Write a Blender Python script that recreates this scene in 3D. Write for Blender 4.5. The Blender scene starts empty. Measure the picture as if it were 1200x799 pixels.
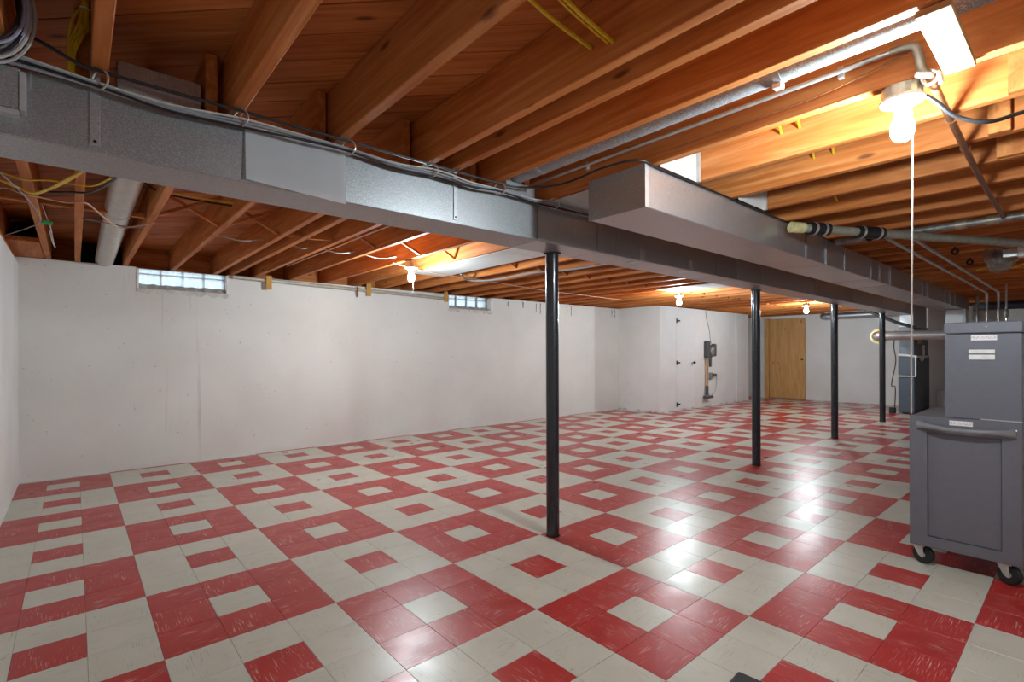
import bpy, bmesh, math, random
from mathutils import Vector, Matrix

random.seed(7)
scene = bpy.context.scene
C = scene.collection

# ------------------------------------------------------------------ camera
CAM = Vector((-0.2643, -3.0854, 1.2078))
YAW, ROLL, FPX, SHY = 0.8555, -0.0035, 589.97, 13.17
cd = bpy.data.cameras.new('camera'); cam = bpy.data.objects.new('camera', cd); C.objects.link(cam)
fw = Vector((math.cos(YAW), math.sin(YAW), 0)); rt = Vector((math.sin(YAW), -math.cos(YAW), 0)); up = Vector((0, 0, 1))
r2 = rt * math.cos(ROLL) + up * math.sin(ROLL); u2 = up * math.cos(ROLL) - rt * math.sin(ROLL)
M = Matrix((r2, u2, -fw)).transposed().to_4x4(); M.translation = CAM
cam.matrix_world = M
cd.sensor_width = 36.0; cd.lens = FPX * 36.0 / 1200.0; cd.shift_y = SHY / 1200.0
cd.clip_start = 0.02; cd.clip_end = 200
scene.camera = cam

# ------------------------------------------------------------------ world (overcast daylight seen through the glass blocks)
w = bpy.data.worlds.new('world'); scene.world = w; w.use_nodes = True
bg = w.node_tree.nodes['Background']; bg.inputs['Color'].default_value = (0.80, 0.90, 1.0, 1); bg.inputs['Strength'].default_value = 1.0

vs = scene.view_settings
vs.view_transform = 'Standard'; vs.look = 'None'; vs.gamma = 1.0; vs.use_curve_mapping = False; vs.exposure = 1.1
BULB_COL = (0.815, 0.945, 1.0)
BULB = 1.0      # overall scale of the bulbs

# ------------------------------------------------------------------ materials
def s2l(h):
    h = h.lstrip('#'); o = []
    for k in (0, 2, 4):
        c = int(h[k:k+2], 16) / 255; o.append(c / 12.92 if c <= .04045 else ((c + .055) / 1.055) ** 2.4)
    return (*o, 1)
class NT:
    def __init__(s, name):
        s.m = bpy.data.materials.new(name); s.m.use_nodes = True; s.t = s.m.node_tree; s.n = s.t.nodes
        s.b = s.n['Principled BSDF']
    def node(s, ty, **kw):
        x = s.n.new(ty)
        for k, v in kw.items():
            if k.startswith('i_'): x.inputs[k[2:].replace('_', ' ')].default_value = v
            else: setattr(x, k, v)
        return x
    def link(s, a, b): s.t.links.new(a, b)
    def set(s, **kw):
        for k, v in kw.items(): s.b.inputs[k.replace('_', ' ')].default_value = v
    def ramp(s, src, stops, interp='LINEAR'):
        r = s.node('ShaderNodeValToRGB'); r.color_ramp.interpolation = interp
        while len(r.color_ramp.elements) < len(stops): r.color_ramp.elements.new(.5)
        for e, (p, c) in zip(r.color_ramp.elements, stops): e.position = p; e.color = c if len(c) == 4 else (*c, 1)
        s.link(src, r.inputs['Fac']); return r.outputs['Color']
    def mix(s, fac, a, b, mode='MIX'):
        x = s.node('ShaderNodeMix', data_type='RGBA', blend_type=mode)
        for q, v in ((0, fac), (6, a), (7, b)):
            if isinstance(v, (int, float)): x.inputs[q].default_value = v
            elif isinstance(v, tuple): x.inputs[q].default_value = v
            else: s.link(v, x.inputs[q])
        return x.outputs[2]
    def math(s, op, a, b=None, clamp=False):
        x = s.node('ShaderNodeMath', operation=op, use_clamp=clamp)
        for q, v in ((0, a), (1, b)):
            if v is None: continue
            if isinstance(v, (int, float)): x.inputs[q].default_value = v
            else: s.link(v, x.inputs[q])
        return x.outputs[0]
    def coords(s, kind='Object', scale=(1, 1, 1), rnd=0.0):
        tc = s.node('ShaderNodeTexCoord'); mp = s.node('ShaderNodeMapping'); mp.inputs['Scale'].default_value = scale
        s.link(tc.outputs[kind], mp.inputs['Vector'])
        if rnd:
            oi = s.node('ShaderNodeObjectInfo'); m = s.math('MULTIPLY', oi.outputs['Random'], rnd)
            cb = s.node('ShaderNodeCombineXYZ')
            for k in 'XYZ': s.link(m, cb.inputs[k])
            s.link(cb.outputs[0], mp.inputs['Location'])
        return mp.outputs[0]
    def noise(s, vec, scale, detail=4, rough=.55, dist=0):
        x = s.node('ShaderNodeTexNoise'); x.inputs['Scale'].default_value = scale; x.inputs['Detail'].default_value = detail
        x.inputs['Roughness'].default_value = rough; x.inputs['Distortion'].default_value = dist
        s.link(vec, x.inputs['Vector']); return x.outputs['Fac']
    def bump(s, h, strength, dist=.002):
        x = s.node('ShaderNodeBump'); x.inputs['Strength'].default_value = strength; x.inputs['Distance'].default_value = dist
        s.link(h, x.inputs['Height']); s.link(x.outputs[0], s.b.inputs['Normal'])

def wood(name, dark, mid, light, axis='x', rough=.62, var=.35):
    n = NT(name); sc = {'x': (.7, 9, 9), 'y': (9, .7, 9), 'z': (9, 9, .7)}[axis]; sf = tuple(1.6 if v == .7 else 55 for v in sc)
    v = n.coords(scale=sc, rnd=91.0)
    a = n.noise(v, 1.6, 6, .6, 1.2)
    col = n.ramp(a, [(.30, s2l(dark)), (.50, s2l(mid)), (.72, s2l(light))])
    f = n.noise(n.coords(scale=sf, rnd=53.0), 1.0, 3, .6)
    col = n.mix(n.ramp(f, [(.35, (0, 0, 0)), (.7, (.5, .5, .5))]), col, s2l(dark))
    kn = n.node('ShaderNodeTexVoronoi'); kn.inputs['Scale'].default_value = 1.0
    n.link(n.coords(scale=tuple(2.2 if q == .7 else 7 for q in sc), rnd=17.0), kn.inputs['Vector'])
    kmask = n.ramp(kn.outputs['Distance'], [(.045, (.75, .75, .75)), (.11, (0, 0, 0))])
    col = n.mix(kmask, col, s2l('#4a1f0c'))
    oi = n.node('ShaderNodeObjectInfo')
    hs = n.node('ShaderNodeHueSaturation')
    n.link(n.math('ADD', n.math('MULTIPLY', oi.outputs['Random'], var), 1 - var * .5), hs.inputs['Value'])
    n.link(col, hs.inputs['Color']); n.link(hs.outputs[0], n.b.inputs['Base Color'])
    n.set(Roughness=rough); n.b.inputs['Specular IOR Level'].default_value = .3
    n.bump(f, .25, .001)
    return n.m

def galv(name, lo, hi, metal=.3, rough=.45, scale=170):
    n = NT(name); v = n.coords(rnd=13.0)
    vo = n.node('ShaderNodeTexVoronoi'); vo.inputs['Scale'].default_value = scale; n.link(v, vo.inputs['Vector'])
    sep = n.node('ShaderNodeSeparateColor'); n.link(vo.outputs['Color'], sep.inputs[0])
    col = n.ramp(sep.outputs[0], [(0, s2l(lo)), (.75, s2l(hi)), (.985, s2l('#cdd0d2'))])
    b = n.noise(v, 3.0, 4)
    col = n.mix(n.ramp(b, [(.4, (0, 0, 0)), (.7, (.45, .45, .45))]), col, s2l(hi))
    sv = n.node('ShaderNodeMapping'); sv.inputs['Scale'].default_value = (38, 38, 3.2); sv.inputs['Rotation'].default_value = (0, .35, 0); n.link(v, sv.inputs['Vector'])
    scr = n.noise(sv.outputs[0], 1.0, 2, .5)
    col = n.mix(n.ramp(scr, [(.735, (0, 0, 0)), (.76, (.6, .6, .6))]), col, s2l('#eceeee'))
    oi = n.node('ShaderNodeObjectInfo'); hs = n.node('ShaderNodeHueSaturation')
    n.link(n.math('ADD', n.math('MULTIPLY', oi.outputs['Random'], .25), .85), hs.inputs['Value']); n.link(col, hs.inputs['Color'])
    n.link(hs.outputs[0], n.b.inputs['Base Color']); n.set(Metallic=metal)
    n.link(n.math('ADD', n.math('MULTIPLY', sep.outputs[1], .2), rough - .1), n.b.inputs['Roughness'])
    return n.m

def plain(name, col, rough=.5, metal=0.0, var=.06, spec=.5, coat=0.0, scale=25):
    n = NT(name); v = n.coords(rnd=5.0); f = n.noise(v, scale, 4)
    c = s2l(col); d = tuple(max(0, q * (1 - var * 2)) for q in c[:3]); l = tuple(min(1, q * (1 + var * 2)) for q in c[:3])
    n.link(n.ramp(f, [(.3, d), (.7, l)]), n.b.inputs['Base Color'])
    n.set(Roughness=rough, Metallic=metal, Coat_Weight=coat); n.b.inputs['Specular IOR Level'].default_value = spec
    return n.m

def wallpaint(name, base, streak=None):
    n = NT(name); v = n.coords()
    f = n.noise(v, 1.3, 5); col = n.ramp(f, [(.3, s2l('#dcdad5')), (.7, s2l(base))])
    # small chips and scuffs
    k = n.noise(v, 34, 2, .5); col = n.mix(n.ramp(k, [(.735, (0, 0, 0)), (.755, (.55, .55, .55))]), col, s2l('#8d887f'))
    sep = n.node('ShaderNodeSeparateXYZ'); n.link(v, sep.inputs[0])
    # run marks of old water
    sm = n.coords(scale=(24, 24, .55)); st = n.noise(sm, 1.0, 4, .65)
    sk = n.ramp(st, [(.60, (0, 0, 0)), (.72, (.42, .42, .42))])
    if streak:
        lo, hi = streak
        msk = n.math('MULTIPLY', n.math('GREATER_THAN', sep.outputs['X'], lo), n.math('LESS_THAN', sep.outputs['X'], hi))
        sk = n.mix(msk, (0.0, 0.0, 0.0, 1), sk)
        col = n.mix(sk, col, s2l('#a9a59b'))
    # mould and scuffing along the floor line, broken up by noise
    mz = n.math('SUBTRACT', n.math('MULTIPLY', n.noise(v, 7, 5, .7), .26), .118)
    near = n.math('GREATER_THAN', mz, sep.outputs['Z'])
    mo = n.math('MULTIPLY', near, n.math('MULTIPLY', n.noise(v, 46, 3, .6), .75))
    col = n.mix(mo, col, s2l('#5f5c50'))
    n.link(col, n.b.inputs['Base Color']); n.set(Roughness=.6); n.b.inputs['Specular IOR Level'].default_value = .35
    n.bump(n.noise(v, 9, 6, .6), .35, .006)
    return n.m

def tilemat(name, base, dark, fleck, fleckamt, thr):
    n = NT(name)
    uv = n.node('ShaderNodeTexCoord').outputs['UV']
    def mp(sc):
        m = n.node('ShaderNodeMapping'); m.inputs['Scale'].default_value = sc; n.link(uv, m.inputs['Vector']); return m.outputs[0]
    a = n.noise(mp((3, 3, 3)), 1.5, 4)
    col = n.ramp(a, [(.3, s2l(dark)), (.7, s2l(base))])
    f = n.noise(mp((13, 190, 1)), 1.0, 3, .6, .3); g = n.noise(mp((6, 12, 1)), 1.0, 2)
    m = n.math('MULTIPLY', n.ramp(f, [(thr, (0, 0, 0)), (thr + .07, (1, 1, 1))]), n.ramp(g, [(.42, (0, 0, 0)), (.62, (1, 1, 1))]))
    col = n.mix(n.math('MULTIPLY', m, fleckamt), col, s2l(fleck))
    f2 = n.noise(mp((11, 60, 3)), 1.0, 3, .6, .2)
    col = n.mix(n.ramp(f2, [(.66, (0, 0, 0)), (.74, (.35, .35, .35))]), col, s2l(dark))
    n.link(col, n.b.inputs['Base Color'])
    wx = n.noise(n.coords(scale=(1, 1, 1)), 5, 4)
    n.link(n.ramp(wx, [(.3, (.26, .26, .26)), (.75, (.40, .40, .40))]), n.b.inputs['Roughness'])
    n.b.inputs['Specular IOR Level'].default_value = .5
    n.bump(n.noise(mp((2.2, 2.2, 1)), 1, 3), .10, .003)
    return n.m

MT = {}
MT['joist'] = wood('joist_wood', '#a0561f', '#c1763a', '#d5935a')
MT['board'] = wood('subfloor_wood', '#a85a24', '#c87b3e', '#d89258', var=.3)
MT['brace'] = wood('brace_wood', '#a55a26', '#c27a3e', '#d0904f')
MT['pale'] = wood('pale_wood', '#a98257', '#bb9769', '#c5a579', axis='y', var=.1)
MT['palez'] = wood('yellow_wood', '#b4853a', '#c89a4b', '#d5ab60', axis='z', var=.1)
MT['doorwood'] = wood('door_wood', '#bb8a50', '#d0a067', '#dbb27c', axis='z', rough=.4, var=.05)
MT['galv'] = galv('galvanized_steel', '#9fa5a9', '#b8bdc0', metal=.82, rough=.44, scale=360)
MT['galvfar'] = galv('galvanized_steel_clean', '#abb0b4', '#bfc3c6', metal=.82, rough=.40, scale=380)
MT['galvpipe'] = galv('galvanized_round_pipe', '#85898c', '#9a9ea1', metal=.35, rough=.55, scale=360)
MT['panning'] = plain('white_sheet_metal', '#cbccc9', .35, .1, .03)
MT['flange'] = plain('bright_flange', '#c9cccd', .35, .5, .05)
MT['duct_side'] = plain('white_tape', '#cfcfca', .5)
MT['wall'] = wallpaint('white_wall_paint', '#e6e5e1', (-.35, .55))
MT['wallback'] = wallpaint('white_foundation_paint', '#e6e5e1', (-6.3, -5.2))
MT['wallplain'] = wallpaint('white_partition_paint', '#e8e8e8')
MT['whitedoor'] = plain('white_door_paint', '#e4e4e4', .45, 0, .02)
MT['plaster'] = plain('sill_plaster', '#d3d1ca', .8, 0, .10, scale=12)
MT['slab'] = plain('floor_adhesive', '#4d4640', .8)
MT['red'] = tilemat('red_vinyl_tile', '#b8302b', '#a82622', '#e2bdb4', .7, .565)
MT['cream'] = tilemat('cream_vinyl_tile', '#cccbbe', '#c4c1b2', '#8b8573', .65, .58)
MT['post'] = plain('blue_black_post_paint', '#23262e', .25, .2, .15, .5, .5)
MT['cart'] = plain('grey_cart_paint', '#6c6e77', .38, .15, .02, .5, .15)
MT['cartdark'] = plain('grey_handle_plastic', '#77777a', .45, 0, .04)
MT['rubber'] = plain('black_rubber', '#17181a', .55, 0, .1)
MT['zinc'] = plain('zinc_plate', '#c9c9c6', .3, .7, .05)
MT['chrome'] = plain('bright_steel', '#d8dadc', .2, .9, .03)
MT['porcelain'] = plain('white_porcelain', '#efece6', .25, 0, .02, .5, .3)
MT['boxmetal'] = plain('junction_box_steel', '#a39a86', .4, .5, .15)
MT['cream_cable'] = plain('grey_cable_sheath', '#b9b8b2', .5)
MT['greycable'] = plain('slate_cable_sheath', '#8e9096', .5)
MT['lav'] = plain('lavender_cable_sheath', '#a3a3ba', .5)
MT['black'] = plain('black_cable_sheath', '#1b1b1d', .45)
MT['yellow'] = plain('yellow_cable_sheath', '#dcb728', .45)
MT['beige'] = plain('beige_cable_sheath', '#c39a7a', .5)
MT['pvc'] = plain('white_pvc', '#e4e4e0', .35)
MT['greypipe'] = plain('grey_drain_pipe', '#8d8c7e', .5, .1, .10)
MT['beigepipe'] = plain('beige_wall_pipe', '#b7b0a0', .4, .1, .08)
MT['ventpipe'] = plain('pale_vent_pipe', '#c3c1ba', .35, .25, .06)
MT['copper'] = plain('brown_copper_pipe', '#8a5a3c', .35, .5, .15)
MT['oldpipe'] = plain('dull_galvanized_pipe', '#8f8f8a', .45, .5, .2)
MT['furnace'] = plain('slate_furnace_paint', '#4f5a66', .4, .2, .04)
MT['furnace2'] = plain('grey_furnace_coil_case', '#6d747c', .4, .3, .04)
MT['paper'] = plain('white_paper', '#e9ebee', .6, 0, .015, scale=3)
MT['string'] = plain('white_cord', '#eeeeea', .6)
MT['ring'] = plain('ring_wire', '#d0cdc6', .3, .6)
MT['dark'] = plain('black_plastic_stuffing', '#1c1f22', .9, 0, .3)
MT['orange'] = plain('vacuum_orange_tube', '#c08038', .35)
MT['vacgrey'] = plain('vacuum_grey_plastic', '#4c4b4e', .4)
MT['vacpurple'] = plain('vacuum_silver_plastic', '#8a8577', .3, .3)
MT['hinge'] = plain('dark_iron', '#26241f', .45, .5)
MT['insul'] = plain('yellow_insulation', '#c8bd8a', .95, 0, .15)
MT['green'] = plain('green_connector', '#2f9a4a', .4)

def sticker():
    n = NT('printed_sticker'); v = n.coords(scale=(1, 260, 150))
    f = n.noise(v, 1.0, 1)
    sep = n.node('ShaderNodeSeparateXYZ'); n.link(n.coords(), sep.inputs[0])
    band = n.math('LESS_THAN', n.math('ABSOLUTE', sep.outputs['Z']), .0065)
    k = n.math('MULTIPLY', band, n.ramp(f, [(.50, (0, 0, 0)), (.58, (.6, .6, .6))]))
    n.link(n.mix(k, s2l('#e9e6e6'), s2l('#8c7478')), n.b.inputs['Base Color']); n.set(Roughness=.5); return n.m
MT['sticker'] = sticker()

def glassblock():
    n = NT('glass_block'); v = n.coords(scale=(26, 26, 26), rnd=9)
    f = n.noise(v, 1.0, 4, .7, 1.5)
    n.link(n.ramp(f, [(.35, s2l('#b9d0da')), (.65, s2l('#f2f8fb'))]), n.b.inputs['Base Color'])
    n.set(Roughness=.32, Transmission_Weight=.85, IOR=1.3); n.bump(f, .8, .01); return n.m
MT['glass'] = glassblock()
def plasticbag():
    n = NT('clear_plastic'); n.set(Base_Color=s2l('#8f8a86'), Roughness=.25, Alpha=.45); n.b.inputs['Specular IOR Level'].default_value = .6
    n.bump(n.noise(n.coords(), 30, 4), .6, .01); return n.m
MT['bag'] = plasticbag()
def bulbmat(name, strength):
    n = NT(name); n.set(Base_Color=(1, 1, 1, 1), Emission_Color=(*BULB_COL, 1), Emission_Strength=strength); return n.m

# ------------------------------------------------------------------ mesh helpers
WO = {}    # world origin of every object made here
def add_box(bm, x0, x1, y0, y1, z0, z1, bev=0.0):
    r = bmesh.ops.create_cube(bm, size=1.0)
    for v in r['verts']: v.co = Vector(((x0 + x1) / 2 + v.co.x * (x1 - x0), (y0 + y1) / 2 + v.co.y * (y1 - y0), (z0 + z1) / 2 + v.co.z * (z1 - z0)))
    if bev: bmesh.ops.bevel(bm, geom=list({e for v in r['verts'] for e in v.link_edges}), offset=bev, segments=1, affect='EDGES', profile=.5)
    return bm
def box(x0, x1, y0, y1, z0, z1, bev=0.0): return add_box(bmesh.new(), x0, x1, y0, y1, z0, z1, bev)
def obox(c, size, R, bev=0.0):
    """box of a size, turned by the rotation matrix R, centred on c"""
    bm = bmesh.new(); add_box(bm, -size[0]/2, size[0]/2, -size[1]/2, size[1]/2, -size[2]/2, size[2]/2, bev)
    bmesh.ops.transform(bm, matrix=Matrix.Translation(Vector(c)) @ R.to_4x4(), verts=bm.verts); return bm
def smooth_path(pts, n=6):
    P = [Vector(p) for p in pts]
    if len(P) < 3: return P
    out = []
    for i in range(len(P) - 1):
        a, b, c, d = P[max(i-1, 0)], P[i], P[i+1], P[min(i+2, len(P)-1)]
        for k in range(n):
            t = k / n
            out.append(.5 * ((2*b) + (c-a)*t + (2*a-5*b+4*c-d)*t*t + (3*b-a-3*c+d)*t**3))
    out.append(P[-1]); return out
def add_tube(bm, pts, r, seg=8, flat=None, closed=False, cap=True):
    P = [Vector(p) for p in pts]; n = len(P); rings = []
    R = r if isinstance(r, (list, tuple)) else [r] * n
    ref = None
    for i in range(n):
        if closed: t = P[(i+1) % n] - P[i-1]
        else: t = P[min(i+1, n-1)] - P[max(i-1, 0)]
        t.normalize()
        if ref is None:
            ref = Vector((0, 0, 1)) if abs(t.z) < .9 else Vector((1, 0, 0))
        a = ref - t * ref.dot(t)
        if a.length < 1e-4: a = t.orthogonal()
        a.normalize(); ref = a; b = t.cross(a)
        fl = flat if flat else 1.0
        rings.append([bm.verts.new(P[i] + a * (math.cos(2*math.pi*k/seg) * R[i]) + b * (math.sin(2*math.pi*k/seg) * R[i] * fl)) for k in range(seg)])
    m = n if closed else n - 1
    for i in range(m):
        A, B = rings[i], rings[(i+1) % n]
        for k in range(seg): bm.faces.new((A[k], A[(k+1) % seg], B[(k+1) % seg], B[k]))
    if cap and not closed: bm.faces.new(rings[0][::-1]); bm.faces.new(rings[-1])
    return bm
def tube(pts, r, seg=8, smooth=True, **k): return add_tube(bmesh.new(), smooth_path(pts) if smooth else pts, r, seg, **k)
def add_lathe(bm, c, prof, seg=20, axis='z'):
    rings = []
    for (r, h) in prof:
        ring = []
        for k in range(seg):
            a = 2 * math.pi * k / seg; x, y = r * math.cos(a), r * math.sin(a)
            d = {'z': (x, y, h), 'y': (x, h, y), 'x': (h, x, y)}[axis]
            ring.append(bm.verts.new(Vector(c) + Vector(d)))
        rings.append(ring)
    for A, B in zip(rings, rings[1:]):
        for k in range(seg): bm.faces.new((A[k], A[(k+1) % seg], B[(k+1) % seg], B[k]))
    bm.faces.new(rings[0]); bm.faces.new(rings[-1][::-1]); return bm
def lathe(c, prof, seg=20, axis='z'): return add_lathe(bmesh.new(), c, prof, seg, axis)
def ringpts(c, r, n=18, nrm=(0, 1, 0), sx=1.0):
    N = Vector(nrm).normalized(); a = N.orthogonal().normalized(); b = N.cross(a)
    return [Vector(c) + a * (r * math.cos(2*math.pi*k/n)) + b * (r * sx * math.sin(2*math.pi*k/n)) for k in range(n)]

def obj(name, bm, mat, parent=None, rotz=0.0, smooth=False, label=None):
    bmesh.ops.recalc_face_normals(bm, faces=bm.faces)
    lo = Vector((min(v.co[k] for v in bm.verts) for k in range(3))); hi = Vector((max(v.co[k] for v in bm.verts) for k in range(3)))
    o3 = (lo + hi) / 2 if parent is not None else Vector(((lo.x+hi.x)/2, (lo.y+hi.y)/2, lo.z))
    Rm = Matrix.Rotation(-rotz, 4, 'Z') @ Matrix.Translation(-o3)
    bmesh.ops.transform(bm, matrix=Rm, verts=bm.verts)
    me = bpy.data.meshes.new(name); bm.to_mesh(me); bm.free()
    if smooth:
        for p in me.polygons: p.use_smooth = True
        try: me.set_sharp_from_angle(angle=math.radians(40))
        except Exception: pass
    me.materials.append(MT[mat] if isinstance(mat, str) else mat)
    o = bpy.data.objects.new(name, me); C.objects.link(o)
    return place(o, o3, parent, rotz, label)
def place(o, o3, parent=None, rotz=0.0, label=None):
    o3 = Vector(o3); WO[o.name] = o3
    if parent is not None: o.parent = parent; o.location = o3 - WO[parent.name]
    else: o.location = o3
    o.rotation_euler = (0, 0, rotz)
    if label: o['label'] = label
    return o
def tag(o, label, cat, group=None):
    o['label'] = label; o['category'] = cat
    if group: o['group'] = group
    return o
def thing(name, label, cat, loc, group=None):
    o = bpy.data.objects.new(name, None); C.objects.link(o); o.empty_display_size = .1
    place(o, loc); return tag(o, label, cat, group)
def struct(o, label=None, cat=None):
    o['kind'] = 'structure'
    if label: o['label'] = label
    if cat: o['category'] = cat
    return o

ORD = ['first', 'second', 'third', 'fourth', 'fifth', 'sixth', 'seventh', 'eighth']
# ------------------------------------------------------------------ room dimensions
XL, XF, YB, YN = -.66, 13.45, 3.48, -4.4
ZJ, ZC, ZW = 2.12, 2.355, 2.115
B = .6858; T = B / 3

# ------------------------------------------------------------------ floor and its tiles
floor = struct(obj('floor', box(XL-.3, XF+.3, YN-.3, YB+.3, -.15, -.003), 'slab'), 'basement floor laid with red and cream vinyl tiles in nested squares', 'floor')
floor.name = 'floor'
def proj(p):
    d = Vector(p) - CAM; z = d.dot(fw)
    if z < .15: return None
    return (600 + FPX * d.dot(r2) / z, 399.5 + SHY - FPX * d.dot(u2) / z)
tiles = []
i0, i1 = math.floor(XL / T), math.ceil(XF / T); j0, j1 = math.floor(YN / T), math.ceil(YB / T)
for i in range(i0, i1):
    for j in range(j0, j1):
        bi, bj = i // 3, j // 3; red = (bi + bj) % 2 == 1
        if i % 3 == 1 and j % 3 == 1: red = not red
        x0, x1 = max(i*T, XL), min((i+1)*T, XF); y0, y1 = max(j*T, YN), min((j+1)*T, YB)
        if x1 - x0 < .01 or y1 - y0 < .01: continue
        q = [proj((x, y, 0)) for x, y in ((x0, y0), (x1, y0), (x1, y1), (x0, y1))]
        area = 0
        if all(q):
            qc = [(min(max(a, 0), 1200), min(max(b, 0), 799)) for a, b in q]
            area = abs(sum(qc[k][0]*qc[(k+1) % 4][1] - qc[(k+1) % 4][0]*qc[k][1] for k in range(4))) / 2
        tiles.append((area, i, j, red, x0, x1, y0, y1))
tiles.sort(key=lambda t: -t[0])
G = .00045
def tile_geo(sx, sy, rot, off, zt=0.0):
    """verts, faces and uvs of one bevelled tile centred on its own origin"""
    b = .0009; a, c = sx/2 - G, sy/2 - G
    v = [(-a, -c, -.003), (a, -c, -.003), (a, c, -.003), (-a, c, -.003), (-a, -c, zt-b), (a, -c, zt-b), (a, c, zt-b), (-a, c, zt-b),
         (-a+b, -c+b, zt), (a-b, -c+b, zt), (a-b, c-b, zt), (-a+b, c-b, zt)]
    f = [(8, 9, 10, 11)] + [(k, (k+1) % 4, 4+(k+1) % 4, 4+k) for k in range(4)] + [(4+k, 4+(k+1) % 4, 8+(k+1) % 4, 8+k) for k in range(4)]
    uv = [((p[1], p[0]) if rot else (p[0], p[1])) for p in v]
    return v, f, [(p[0] + off[0], p[1] + off[1]) for p in uv]
cache = {}
def tile_mesh(red, sx, sy, rot, var):
    key = (red, round(sx, 3), round(sy, 3), rot, var)
    if key not in cache:
        v, f, uv = tile_geo(sx, sy, rot, (var * 1.37 + .2, var * .83 + (4 if red else 0)))
        me = bpy.data.meshes.new('tile'); me.from_pydata(v, [], f); ul = me.uv_layers.new(name='UVMap')
        for l in me.loops: ul.data[l.index].uv = uv[l.vertex_index]
        me.materials.append(MT['red' if red else 'cream']); cache[key] = me
    return cache[key]
for n, (area, i, j, red, x0, x1, y0, y1) in enumerate(tiles[:300]):
    o = bpy.data.objects.new('tile', tile_mesh(red, x1-x0, y1-y0, (i + j) % 2 == 0, random.randrange(14))); C.objects.link(o)
    place(o, ((x0+x1)/2, (y0+y1)/2, 0), floor)
    o.rotation_euler = (random.uniform(-.0012, .0012), random.uniform(-.0012, .0012), 0)
V, F, UV, MI = [], [], [], []
for (area, i, j, red, x0, x1, y0, y1) in tiles[300:]:
    v, f, uv = tile_geo(x1-x0, y1-y0, (i + j) % 2 == 0, (random.uniform(0, 40), random.uniform(0, 40)))
    k = len(V); cx, cy = (x0+x1)/2, (y0+y1)/2; tx, ty = random.uniform(-.0012, .0012), random.uniform(-.0012, .0012)
    V += [(p[0]+cx, p[1]+cy, p[2] + p[0]*tx + p[1]*ty) for p in v]; F += [tuple(q+k for q in g) for g in f]; UV += uv; MI += [0 if red else 1] * len(f)
me = bpy.data.meshes.new('tile_field'); me.from_pydata(V, [], F); ul = me.uv_layers.new(name='UVMap')
for l in me.loops: ul.data[l.index].uv = UV[l.vertex_index]
me.materials.append(MT['red']); me.materials.append(MT['cream'])
me.polygons.foreach_set('material_index', MI)
o = bpy.data.objects.new('tile_field', me); C.objects.link(o); place(o, (0, 0, 0), floor); o['kind'] = 'stuff'

# ------------------------------------------------------------------ ceiling: slab, subfloor boards, joists
ceiling = struct(obj('ceiling', box(XL-.3, XF+.3, YN-.3, YB+.35, ZC+.021, ZC+.12), 'board'), 'open basement ceiling of brown joists under diagonal subfloor boards', 'ceiling')
def clip(poly, ax, val, keep_less):
    out = []
    for k in range(len(poly)):
        a, b = poly[k], poly[(k+1) % len(poly)]
        ia, ib = ((a[ax] <= val) == keep_less), ((b[ax] <= val) == keep_less)
        if ia: out.append(a)
        if ia != ib:
            t = (val - a[ax]) / (b[ax] - a[ax]); out.append((a[0] + (b[0]-a[0])*t, a[1] + (b[1]-a[1])*t))
    return out
S2 = 2 ** .5; PW = .151
k0, k1 = math.floor((XL-.1 + YN) / S2 / PW), math.ceil((XF+.1 + YB+.3) / S2 / PW)
for k in range(k0, k1):
    g = random.uniform(.005, .010); lo, hi = k * PW + g/2, (k+1) * PW - g/2
    P = [((a*1.0 + b) / S2, (a - b) / S2) for a, b in ((lo, -20), (hi, -20), (hi, 20), (lo, 20))]
    for ax, val, less in ((0, XL-.1, False), (0, XF+.1, True), (1, YN-.05, False), (1, YB+.3, True)):
        if len(P) >= 3: P = clip(P, ax, val, less)
    if len(P) < 3: continue
    bm = bmesh.new(); dz = random.uniform(0, .003)
    A = [bm.verts.new((p[0], p[1], ZC + dz)) for p in P]; D = [bm.verts.new((p[0], p[1], ZC + .02)) for p in P]
    bm.faces.new(A); bm.faces.new(D[::-1])
    for q in range(len(P)): bm.faces.new((A[q], A[(q+1) % len(P)], D[(q+1) % len(P)], D[q]))
    obj('subfloor_board', bm, 'board', ceiling, rotz=-math.pi/4)

near_x = [-.455, -.222, .18, .582, 1.012, 1.158, 1.425, 1.852, 2.262, 2.676, 3.088]
while near_x[-1] < XF - .5: near_x.append(near_x[-1] + .412)
far_x = [-.475, -.262, .115, .532, .945, 1.108, 1.358, 1.755, 2.205, 2.60, 3.01]
while far_x[-1] < XF - .5: far_x.append(far_x[-1] + .412)
JT = .042
for x in near_x:
    obj('joist', box(x, x+JT+random.uniform(-.002, .003), YN-.02, -.70, ZJ + random.uniform(-.003, .003), ZC-.0005, .003), 'joist', ceiling, rotz=math.pi/2)
for x in far_x:
    obj('joist', box(x, x+JT+random.uniform(-.002, .003), -.88, YB+.22, ZJ + random.uniform(-.002, .004), ZC-.0005, .003), 'joist', ceiling, rotz=math.pi/2)
obj('rim_joist', box(XL-.2, XF+.2, YB+.221, YB+.26, ZW-.0005, ZC-.001), 'joist', ceiling)
obj('rim_joist', box(XL-.06, XL-.02, YN-.02, YB+.22, ZW-.061, ZC-.001), 'joist', ceiling, rotz=math.pi/2)
obj('rim_joist', box(XF+.02, XF+.06, YN, YB+.22, ZW, ZC-.001), 'joist', ceiling, rotz=math.pi/2)
obj('rim_joist', box(XL, XF, YN-.06, YN-.021, ZW, ZC-.001), 'joist', ceiling)
obj('sill_plate', box(XL-.02, -.48, YB-.9, YB+.215, 2.12, 2.158), 'joist', ceiling, rotz=math.pi/2)
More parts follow.
